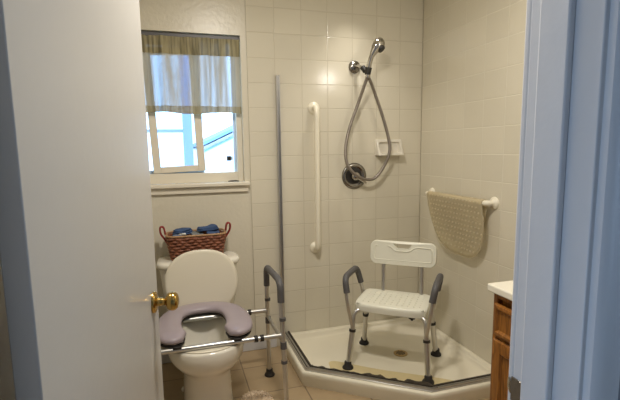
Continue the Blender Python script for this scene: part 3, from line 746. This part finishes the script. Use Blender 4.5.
# ------------------------------------------------------------------ raised commode seat with frame
cm = thing('commode_frame', 'aluminium toilet frame with padded mauve horseshoe seat over the toilet', 'commode', (-1.59, -0.55, 0))
cx, cy = -1.592, -0.505
cs = MB(); NS = 60
half = [(0.0, -0.316), (0.062, -0.322), (0.116, -0.350), (0.156, -0.408), (0.174, -0.490), (0.177, -0.570), (0.167, -0.645), (0.140, -0.700), (0.112, -0.722)]
full = [Vector((cx+x, y, 0)) for x, y in reversed(half)]+[Vector((cx-x, y, 0)) for x, y in half[1:]]
full = spline(full, 6); rg = []
acc = [0]
for a, c in zip(full, full[1:]): acc.append(acc[-1]+(c-a).length)
j_ = 0
for i in range(NS+1):
    d = acc[-1]*i/NS
    while j_ < len(acc)-2 and acc[j_+1] < d: j_ += 1
    q_ = full[j_].lerp(full[j_+1], (d-acc[j_])/(acc[j_+1]-acc[j_])); rg.append((q_.x, q_.y))
prof_n = 20; rings_ = []
for i, (x, y) in enumerate(rg):
    a = Vector(rg[max(i-1, 0)]); c = Vector(rg[min(i+1, NS)]); tg = (c-a).normalized(); nr = Vector((tg.y, -tg.x))
    e = min(i, NS-i)/5.0
    kk = 1 if e >= 1 else math.sqrt(max(0.02, 1-(1-e)**2))
    hw_ = (0.056+0.020*abs(1-2*i/NS)**1.6)*kk; ht = 0.024*(0.45+0.55*kk)
    r_ = []
    for j in range(prof_n):
        t = 2*PI*j/prof_n; c_, s_ = math.cos(t), math.sin(t)
        ox = hw_*math.copysign(abs(c_)**0.8, c_); oz = ht*math.copysign(abs(s_)**0.8, s_)
        r_.append((x+nr.x*ox, y+nr.y*ox, 0.447+oz))
    rings_.append(r_)
cs.rings(rings_); pseat = cs.build('padded_seat', m_pad, cm, sharp=75)
pb = MB(); rings_ = []
for i, (x, y) in enumerate(rg):
    a = Vector(rg[max(i-1, 0)]); c = Vector(rg[min(i+1, NS)]); tg = (c-a).normalized(); nr = Vector((tg.y, -tg.x))
    e = min(i, NS-i)/5.0; kk = 1 if e >= 1 else math.sqrt(max(0.05, 1-(1-e)**2)); h_ = (0.049+0.019*abs(1-2*i/NS)**1.6)*kk
    rings_.append([(x-nr.x*h_, y-nr.y*h_, 0.419), (x+nr.x*h_, y+nr.y*h_, 0.419), (x+nr.x*h_, y+nr.y*h_, 0.428), (x-nr.x*h_, y-nr.y*h_, 0.428)])
pb.rings(rings_).build('seat_base', m_dark, pseat)
ZR = 0.405; YFb, YRb = -0.735, -0.365
for yb in (YFb, YRb):
    rl = MB().tube([(-1.955, yb, ZR), (-1.225, yb, ZR)], 0.0125, 14).build('cross_rail', m_alu, cm)
    for xx in ((-1.355, -1.325, -1.820) if yb == YFb else (-1.325, -1.87)):
        MB().tube([(xx-0.009, yb, ZR), (xx+0.009, yb, ZR)], 0.0165, 14).build('collar', m_foot, rl)
for xx in (-1.73, -1.445):
    MB().box(xx-0.02, xx+0.02, YFb-0.012, YFb+0.012, ZR+0.004, 0.424).build('rail_clip', m_foot, cm, bevel=0.003)
    MB().box(xx-0.02, xx+0.02, YRb-0.012, YRb+0.012, ZR+0.004, 0.424).build('rail_clip', m_foot, cm, bevel=0.003)
for sx in (-1, 1):
    px_ = -1.59+sx*0.373
    P = [(px_+sx*0.002, YFb-0.045, 0.012), (px_, YFb-0.005, 0.40), (px_-sx*0.004, YFb+0.012, 0.60), (px_-sx*0.004, YFb+0.015, 0.683), (px_-sx*0.004, YRb-0.010, 0.672), (px_-sx*0.003, YRb-0.0, 0.55), (px_, YRb, 0.012)]
    fr_ = MB().tube(rounded(P, 0.06, 8), 0.0125, 14).build('side_frame', m_alu, cm)
    G = [(px_-sx*0.004, YFb+0.010, 0.575), (px_-sx*0.004, YFb+0.015, 0.683), (px_-sx*0.004, YRb-0.010, 0.672), (px_-sx*0.003, YRb-0.001, 0.555)]
    MB().tube(rounded(G, 0.06, 8), 0.0175, 16).build('hand_grip', m_rubber, fr_)
    MB().tube([(px_, YRb, 0.365), (px_, YFb, 0.37)], 0.010, 12).build('side_brace', m_alu, fr_)
    for y_, z_ in ((YRb, 0.47), (YRb, 0.345), (YFb-0.003, 0.49), (YFb-0.010, 0.355), (YFb-0.018, 0.27)):
        hh = 0.018 if z_ > 0.3 and z_ < 0.4 else 0.008
        MB().tube([(px_, y_, z_-hh), (px_, y_+(0.001 if hh < 0.01 else 0.002), z_+hh)], 0.0165, 14).build('collar', m_rubber, fr_)
    for yy in (YFb-0.045, YRb):
        MB().lathe((px_+(sx*0.002 if yy < -0.5 else 0), yy, 0), (0, 0, 1), [(0, 0), (0.030, 0), (0.031, 0.007), (0.026, 0.014), (0.020, 0.022), (0.019, 0.040), (0.015, 0.042), (0, 0.042)], 20).build('foot_tip', m_foot, fr_, sharp=50)

# ------------------------------------------------------------------ basket of washcloths on the tank
bz = 0.700
bs = thing('wicker_basket', 'brown wicker basket with red handles on the toilet tank', 'basket', (-1.592, -0.118, bz))
def brk(t, z, dr=0.0, n=None):
    k = z/0.145; a = 0.142+0.026*k+dr; c = 0.072+0.020*k+dr; e = 5
    cs_, sn = math.cos(t), math.sin(t)
    return Vector((-1.592+a*math.copysign(abs(cs_)**(2/e), cs_), -0.116+c*math.copysign(abs(sn)**(2/e), sn), bz+z))
n = 96
wv = MB()
wv.rings([[brk(2*PI*i/n, 0.002, -0.008) for i in range(n)], [brk(2*PI*i/n, 0.138, -0.008) for i in range(n)], [brk(2*PI*i/n, 0.138, -0.012) for i in range(n)], [brk(2*PI*i/n, 0.010, -0.012) for i in range(n)]])
for k in range(8):
    z = 0.010+k*0.0172
    # even spacing round the outline
    raw = [brk(2*PI*i/360, z) for i in range(360)]; acc = [0]
    for i in range(360): acc.append(acc[-1]+(raw[(i+1) % 360]-raw[i]).length)
    tot = acc[-1]; pts = []; j = 0; NP = 160
    for q_ in range(NP):
        d = tot*q_/NP
        while acc[j+1] < d: j += 1
        f = (d-acc[j])/(acc[j+1]-acc[j]+1e-9); p = raw[j].lerp(raw[(j+1) % 360], f)
        nrm = Vector((p.x+1.592, (p.y+0.116)*2.2, 0)).normalized()
        s_ = math.sin(2*PI*20*q_/NP+(PI if k % 2 else 0))
        pts.append(p+nrm*0.0045*s_+Vector((0, 0, 0.0022*math.sin(2*PI*10*q_/NP+k))))
    wv.tube(pts, 0.0086, 8, closed=True)
wv.build('woven_body', m_wick, bs)
MB().tube([brk(2*PI*i/72, 0.146, 0.001) for i in range(72)], 0.0075, 10, closed=True, flat=(1.0, 0.8)).build('rim', m_wrim, bs)
for sx in (-1, 1):
    hx = -1.592+sx*0.168
    hp_ = [(hx-sx*0.004, -0.116, bz+0.090), (hx+sx*0.012, -0.116, bz+0.120), (hx+sx*0.032, -0.116, bz+0.152), (hx+sx*0.036, -0.116, bz+0.186), (hx+sx*0.026, -0.116, bz+0.196), (hx+sx*0.014, -0.116, bz+0.186), (hx+sx*0.008, -0.116, bz+0.152)]
    MB().tube(spline(hp_, 5), 0.024, 14, flat=(1.0, 0.22), up=(1, 0, 0.01)).build('handle', m_leather, bs)
def washcloth(name, c, a, bb, h, rotz, tilt, material, label, seed):
    """folded cloth: stacked rounded layers with rumples"""
    rnd = random.Random(seed); mb = MB(); layers = 3
    ph = rnd.random()*6
    M3 = Matrix.Rotation(rotz, 3, 'Z') @ Matrix.Rotation(tilt, 3, 'Y')
    for l in range(layers):
        zc = h*(l+0.5)/layers; lh = h/layers*0.56; kk = 1-0.06*l; rg = []
        for zz, k in ((-1, 0.86), (-0.6, 0.98), (0, 1.0), (0.6, 0.98), (1, 0.88), (1.05, 0.45)):
            r_ = []
            for i in range(36):
                t = 2*PI*i/36; cs_, sn = math.cos(t), math.sin(t)
                x = a*kk*k*math.copysign(abs(cs_)**0.45, cs_); y = bb*kk*k*math.copysign(abs(sn)**0.45, sn)
                dz = 0.006*math.sin(x*60+ph+l)*math.cos(y*70+ph)
                r_.append(Vector(c)+M3 @ Vector((x, y, zc+zz*lh+dz)))
            rg.append(r_)
        mb.rings(rg)
    return tag(mb.build(name, material, sharp=70), label, 'washcloth', 'washcloths in the wicker basket')
washcloth('washcloth', (-1.688, -0.116, bz+0.106), 0.048, 0.060, 0.034, 0.06, 0.05, m_cloth_l, 'pale blue folded washcloth at the left end of the basket', 1)
washcloth('washcloth', (-1.668, -0.096, bz+0.148), 0.058, 0.040, 0.024, -0.15, -0.04, m_cloth_b, 'blue folded washcloth lying over the pale blue one in the basket', 2)
washcloth('washcloth', (-1.588, -0.116, bz+0.108), 0.042, 0.060, 0.038, 0.05, 0.05, m_cloth_g, 'grey folded washcloth in the middle of the basket', 3)
washcloth('washcloth', (-1.490, -0.112, bz+0.106), 0.044, 0.060, 0.044, -0.04, -0.06, m_cloth_b, 'dark blue folded washcloth at the right end of the basket', 4)
washcloth('washcloth', (-1.520, -0.096, bz+0.158), 0.066, 0.040, 0.020, 0.15, -0.06, m_cloth_b, 'blue washcloth lying over the grey and dark blue ones', 5)
washcloth('washcloth', (-1.672, -0.158, bz+0.148), 0.022, 0.008, 0.006, -0.05, 0, m_tag, 'small white folded cloth on the pale blue washcloth', 6)


# ------------------------------------------------------------------ vanity
VX, VY0, VY1, VZ = -0.54, -2.17, -1.443, 0.782
vn = thing('bathroom_cabinet', 'brown oak vanity cabinet under the white countertop by the doorway', 'cabinet', (-0.27, -1.8, 0))
b = MB(); b.box(VX+0.02, -0.002, VY0, VY1, 0.09, VZ); b.box(VX+0.07, -0.002, VY0, VY1, 0.0, 0.09); b.build('carcass', m_wood, vn, bevel=0.002)
b = MB(); b.box(VX, VX+0.02, VY1-0.022, VY1, 0.09, VZ); b.box(VX, VX+0.02, VY0, VY0+0.03, 0.09, VZ)
b.box(VX, VX+0.02, VY0+0.03, VY1-0.022, VZ-0.022, VZ); b.box(VX, VX+0.02, VY0+0.03, VY1-0.022, 0.09, 0.13); b.box(VX, VX+0.02, VY0+0.03, VY1-0.022, 0.598, 0.622)
b.build('face_frame', m_wood, vn, bevel=0.0015)
def raised(mb, y0_, y1_, z0_, z1_, x, fr, inset=True):
    def q4(d, xx): return [(xx, y0_+d, z0_+d), (xx, y1_-d, z0_+d), (xx, y1_-d, z1_-d), (xx, y0_+d, z1_-d)]
    mb.rings([q4(0, x), q4(0, x-0.010), q4(0.004, x-0.016), q4(0.010, x-0.018), q4(fr, x-0.018), q4(fr+0.004, x-0.013), q4(fr+0.008, x-0.009), q4(fr+0.030, x-0.009 if inset else x-0.016)])
dw = MB(); raised(dw, -1.790, -1.462, 0.618, 0.742, VX, 0.016); dw.build('drawer', m_wood, vn, sharp=20)
dw = MB(); raised(dw, -2.150, -1.800, 0.618, 0.742, VX, 0.016); dw.build('drawer', m_wood, vn, sharp=20)
for y0_, y1_ in ((-1.790, -1.462), (-2.150, -1.800)):
    dw = MB(); raised(dw, y0_, y1_, 0.115, 0.602, VX, 0.045); dw.build('door', m_wood, vn, sharp=20)
ct = thing('countertop', 'white marble vanity countertop by the right door frame', 'countertop', (-0.28, -1.8, VZ))
ctm = MB(); ctm.box(-0.562, -0.001, -2.188, -1.428, VZ, VZ+0.03); ctm.build('slab', m_counter, ct, bevel=0.006, seg=3)
MB().box(-0.022, -0.0015, -2.188, -1.428, VZ+0.03, VZ+0.10).build('backsplash', m_counter, ct, bevel=0.004)

# ------------------------------------------------------------------ shaggy bath mat round the toilet foot
def in_mat(x, y):
    x0, x1, ya, yb, r = -1.90, -1.262, -1.12, -0.545, 0.085
    if not (x0 < x < x1 and ya < y < yb): return False
    if TX-0.15 < x < TX+0.16 and y > -0.725: return False
    # round the lobes
    for (a, c) in ((x0, TX-0.15), (TX+0.16, x1)):
        if a <= x <= c and y > yb-(c-a)/2:
            return (x-(a+c)/2)**2+(y-(yb-(c-a)/2))**2 < ((c-a)/2)**2
    for cx_ in (x0+r, x1-r):
        if y < ya+r and (x < x0+r or x > x1-r): 
            if (x-cx_)**2+(y-ya-r)**2 < r*r: return True
    if y < ya+r and (x < x0+r or x > x1-r): return False
    return True
mm = MB(); rnd = random.Random(3); st_ = 0.0125; cells = {}
i = 0; x = -1.91
grid = {}
def gv(ix, iy, top):
    key = (ix, iy, top)
    if key not in grid: grid[key] = mm.bm.verts.new((-1.91+ix*st_, -1.13+iy*st_, (0.018+rnd.random()*0.006) if top else 0.001))
    return grid[key]
inside = set()
for ix in range(54):
    for iy in range(48):
        if in_mat(-1.91+(ix+0.5)*st_, -1.13+(iy+0.5)*st_): inside.add((ix, iy))
for ix, iy in inside:
    mm.bm.faces.new((gv(ix, iy, 1), gv(ix+1, iy, 1), gv(ix+1, iy+1, 1), gv(ix, iy+1, 1)))
    for dx, dy, p, q_ in ((0, -1, (0, 0), (1, 0)), (1, 0, (1, 0), (1, 1)), (0, 1, (1, 1), (0, 1)), (-1, 0, (0, 1), (0, 0))):
        if (ix+dx, iy+dy) not in inside:
            mm.bm.faces.new((gv(ix+p[0], iy+p[1], 0), gv(ix+q_[0], iy+q_[1], 0), gv(ix+q_[0], iy+q_[1], 1), gv(ix+p[0], iy+p[1], 1)))
    xx, yy = -1.91+ix*st_, -1.13+iy*st_
    for k in range(7):
        px_, py_ = xx+rnd.random()*st_, yy+rnd.random()*st_; tl = Vector((rnd.uniform(-1, 1), rnd.uniform(-1, 1), 1.6)).normalized()
        p = Vector((px_, py_, 0.014)); ang = rnd.random()*PI; sd_ = Vector((math.cos(ang), math.sin(ang), 0))*0.0022; ln_ = rnd.uniform(0.010, 0.014)
        v = [mm.bm.verts.new(p-sd_), mm.bm.verts.new(p+sd_), mm.bm.verts.new(p+tl*ln_+sd_*0.5), mm.bm.verts.new(p+tl*ln_-sd_*0.5)]
        mm.bm.faces.new(v)
tag(mm.build('bath_mat', m_rug, smooth=False), 'shaggy beige contour bath mat on the floor at the toilet foot', 'bath mat')
